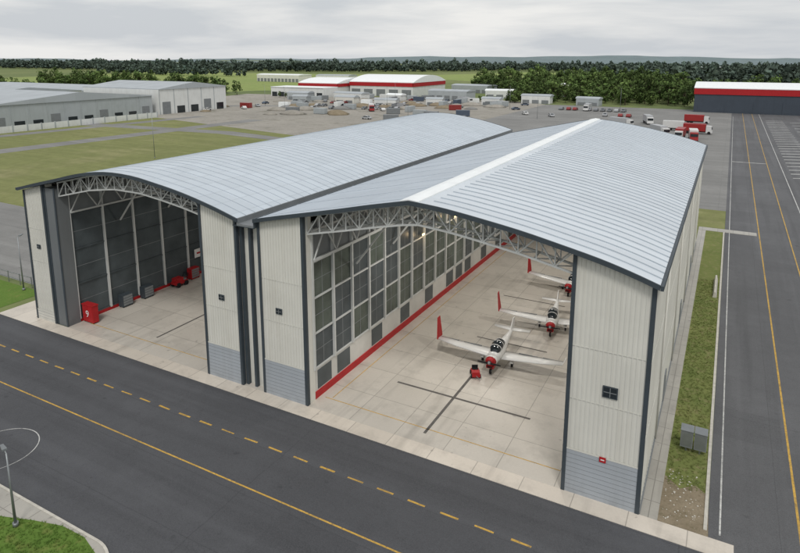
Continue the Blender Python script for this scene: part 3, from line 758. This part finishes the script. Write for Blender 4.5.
# ------------------------------------------------------------------ trees
def tree_template(h,r,nclump,nleaf,ls,seed,trunk=True):
    g=np.random.default_rng(seed)
    V=[];F=[];C=[];MI=[]
    def addq(q,c,mi):
        b=len(V); V.extend(q); F.append((b,b+1,b+2,b+3)); C.append(c); MI.append(mi)
    if trunk:
        def limb(p,q,w0,w1):
            p=np.array(p,float);q=np.array(q,float)
            for k in range(4):
                a0,a1=k*math.pi/2,(k+1)*math.pi/2
                u=lambda a,w:np.array((math.cos(a)*w,math.sin(a)*w,0))
                addq([p+u(a0,w0),p+u(a1,w0),q+u(a1,w1),q+u(a0,w1)],1.0,1)
        limb((0,0,0),(0,0,h*.65),.03*h*.7,.012*h)
        for k in range(4):
            a=g.uniform(0,6.28); limb((0,0,h*.35),(math.cos(a)*r*.6,math.sin(a)*r*.6,h*.7),.012*h,.004*h)
    for c in range(nclump):
        a=g.uniform(0,2*math.pi); zz=g.uniform(-1,1); rr=math.sqrt(max(0,1-zz*zz))*g.uniform(.3,.95)
        cc=np.array((math.cos(a)*rr*r*.8,math.sin(a)*rr*r*.8,h*.55+zz*h*.36))
        cr=r*g.uniform(.28,.5); sh=g.uniform(.65,1.25)
        for l in range(nleaf):
            d=g.normal(size=3); d/=np.linalg.norm(d)
            p=cc+d*cr*g.uniform(.6,1.05)*np.array((1,1,.8))
            nrm=d+g.normal(size=3)*.5; nrm/=np.linalg.norm(nrm)
            t=np.cross(nrm,g.normal(size=3)); t/=np.linalg.norm(t); bt=np.cross(nrm,t)
            s=ls*g.uniform(.6,1.3)
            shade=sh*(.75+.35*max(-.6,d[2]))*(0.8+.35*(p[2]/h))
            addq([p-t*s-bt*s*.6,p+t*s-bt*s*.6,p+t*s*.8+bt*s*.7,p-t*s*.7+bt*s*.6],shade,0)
    return np.array(V),np.array(F),np.array(C),np.array(MI)
def forest(name,places,templates,leaf):
    VV=[];FF=[];CC=[];MM=[];off=0
    for (x,y,s,sz) in places:
        v,f,c,mi=templates[RNG.integers(len(templates))]
        a=RNG.uniform(0,6.28); ca,sa=math.cos(a),math.sin(a)
        w=v.copy(); w[:,0]=(v[:,0]*ca-v[:,1]*sa)*s+x; w[:,1]=(v[:,0]*sa+v[:,1]*ca)*s+y; w[:,2]=v[:,2]*sz
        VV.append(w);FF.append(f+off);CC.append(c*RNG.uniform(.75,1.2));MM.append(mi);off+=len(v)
    V=np.concatenate(VV);F=np.concatenate(FF);C=np.concatenate(CC);MI=np.concatenate(MM)
    me=bpy.data.meshes.new(name); me.vertices.add(len(V)); me.vertices.foreach_set('co',V.astype(np.float32).ravel())
    me.loops.add(F.size); me.loops.foreach_set('vertex_index',F.astype(np.int32).ravel())
    me.polygons.add(len(F)); me.polygons.foreach_set('loop_start',np.arange(0,F.size,4,dtype=np.int32)); me.polygons.foreach_set('loop_total',np.full(len(F),4,dtype=np.int32))
    me.materials.append(M[leaf]); me.materials.append(M['barkm'])
    me.polygons.foreach_set('material_index',MI.astype(np.int32))
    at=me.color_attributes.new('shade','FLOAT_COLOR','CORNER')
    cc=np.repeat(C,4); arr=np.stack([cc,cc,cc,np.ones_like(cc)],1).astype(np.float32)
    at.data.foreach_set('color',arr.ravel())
    me.update(calc_edges=True)
    o=bpy.data.objects.new(name,me); COL.objects.link(o); return o
TN=[tree_template(12,5,12,34,.5,s) for s in range(6)]
TF=[tree_template(14,7,8,12,1.6,s+20,False) for s in range(4)]
def scatter(P,sp,s0=.7,s1=1.25):
    xs=[p[0] for p in P];ys=[p[1] for p in P];out=[]
    x=min(xs)
    while x<max(xs):
        y=min(ys)
        while y<max(ys):
            px=x+RNG.uniform(-.45,.45)*sp;py=y+RNG.uniform(-.45,.45)*sp
            if inpoly(px,py,P): s=RNG.uniform(s0,s1); out.append((px,py,s,s*RNG.uniform(.75,1.3)))
            y+=sp
        x+=sp
    return out
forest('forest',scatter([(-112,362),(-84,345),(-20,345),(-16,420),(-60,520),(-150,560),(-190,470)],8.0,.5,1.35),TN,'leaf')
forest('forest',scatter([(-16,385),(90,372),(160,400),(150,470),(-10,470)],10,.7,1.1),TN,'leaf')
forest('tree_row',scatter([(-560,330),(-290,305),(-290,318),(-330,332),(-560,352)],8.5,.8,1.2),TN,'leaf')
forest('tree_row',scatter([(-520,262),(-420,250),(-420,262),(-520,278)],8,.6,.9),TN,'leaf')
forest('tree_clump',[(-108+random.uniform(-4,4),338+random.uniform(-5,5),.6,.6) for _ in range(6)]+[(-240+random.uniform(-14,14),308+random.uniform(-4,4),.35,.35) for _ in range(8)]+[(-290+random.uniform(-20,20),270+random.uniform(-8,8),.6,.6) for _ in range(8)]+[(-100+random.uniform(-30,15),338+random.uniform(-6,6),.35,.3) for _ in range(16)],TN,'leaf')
far=[]
far+=scatter([(-2200,900),(-1000,800),(-560,900),(-380,1100),(-380,1250),(-1000,1100),(-2300,1200)],17,.7,1.35)
far+=scatter([(-420,1150),(-60,980),(320,900),(380,1050),(0,1300),(-400,1400)],17,.7,1.2)
far+=scatter([(-170,640),(-60,560),(200,560),(240,640),(-60,700)],14,.8,1.2)
far+=scatter([(-900,640),(-640,600),(-560,640),(-900,690)],15,.7,1)
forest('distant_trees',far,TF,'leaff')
M['hill']=m_grass('hill_woods_hazed',(118,132,134),(124,138,140),(130,142,144),0.004,0.02)  # pale bluish colour has the aerial haze painted in
b=MB()
def hillrow(y,x0,x1,h,dep,seed):
    n=90; g=random.Random(seed); ph=[g.uniform(0,6.28) for _ in range(5)]
    H=[h*(.55+.25*math.sin(3*t/n*6.28/2+ph[0])+.12*math.sin(11*t/n*3+ph[1])+.05*math.sin(37*t/n*3+ph[2])+.03*g.uniform(-1,1)) for t in range(n+1)]
    X=[x0+(x1-x0)*t/n for t in range(n+1)]
    for i in range(n):
        b.poly([(X[i],y,0),(X[i+1],y,0),(X[i+1],y+dep*.4,H[i+1]),(X[i],y+dep*.4,H[i])],'hill',True)
        b.poly([(X[i],y+dep*.4,H[i]),(X[i+1],y+dep*.4,H[i+1]),(X[i+1],y+dep,0),(X[i],y+dep,0)],'hill',True)
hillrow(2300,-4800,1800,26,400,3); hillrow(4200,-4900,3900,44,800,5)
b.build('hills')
# ------------------------------------------------------------------ sky and light
w=bpy.data.worlds.new('World'); S.world=w; w.use_nodes=True
nt=w.node_tree; N=nt.nodes; L=nt.links; bg=N['Background']
el,rot=math.radians(52),math.radians(150)
sky=N.new('ShaderNodeTexSky'); sky.sky_type='NISHITA'; sky.sun_disc=False; sky.sun_elevation=el; sky.sun_rotation=rot; sky.air_density=1.5; sky.dust_density=3
tc=N.new('ShaderNodeTexCoord'); mp=N.new('ShaderNodeMapping'); mp.inputs['Scale'].default_value=(1,1,6.5); L.new(tc.outputs['Generated'],mp.inputs[0])
no=N.new('ShaderNodeTexNoise'); no.inputs['Scale'].default_value=2.3; no.inputs['Detail'].default_value=8; no.inputs['Roughness'].default_value=.54; no.inputs['Distortion'].default_value=.3; L.new(mp.outputs[0],no.inputs['Vector'])
mr=N.new('ShaderNodeMapRange'); mr.inputs['From Min'].default_value=.39; mr.inputs['From Max'].default_value=.60; L.new(no.outputs[0],mr.inputs[0])
cl=N.new('ShaderNodeMix'); cl.data_type='RGBA'; cl.inputs[6].default_value=(6.1,6.4,6.75,1); cl.inputs[7].default_value=(8.9,8.85,8.7,1); L.new(mr.outputs[0],cl.inputs[0])
mx=N.new('ShaderNodeMix'); mx.data_type='RGBA'; mx.inputs[0].default_value=.93; L.new(sky.outputs[0],mx.inputs[6]); L.new(cl.outputs[2],mx.inputs[7])
L.new(mx.outputs[2],bg.inputs[0]); bg.inputs[1].default_value=.1
sl=bpy.data.lights.new('sun','SUN'); sl.energy=1.4; sl.angle=math.radians(14); sl.color=(1,.97,.93)
so=bpy.data.objects.new('sun',sl); COL.objects.link(so)
d=Vector((math.sin(rot)*math.cos(el),math.cos(rot)*math.cos(el),math.sin(el)))
so.rotation_euler=d.to_track_quat('Z','Y').to_euler()
# ------------------------------------------------------------------ camera
cam=bpy.data.cameras.new('camera'); co=bpy.data.objects.new('camera',cam); COL.objects.link(co)
co.location=(0,0,25); co.rotation_euler=(math.radians(90-10.8),0,math.radians(28.3))
cam.sensor_width=36; cam.lens=36*611/800; cam.shift_y=-0.128; cam.clip_start=.5; cam.clip_end=12000
S.camera=co
S.view_settings.view_transform='Standard'; S.view_settings.look='None'; S.view_settings.exposure=0
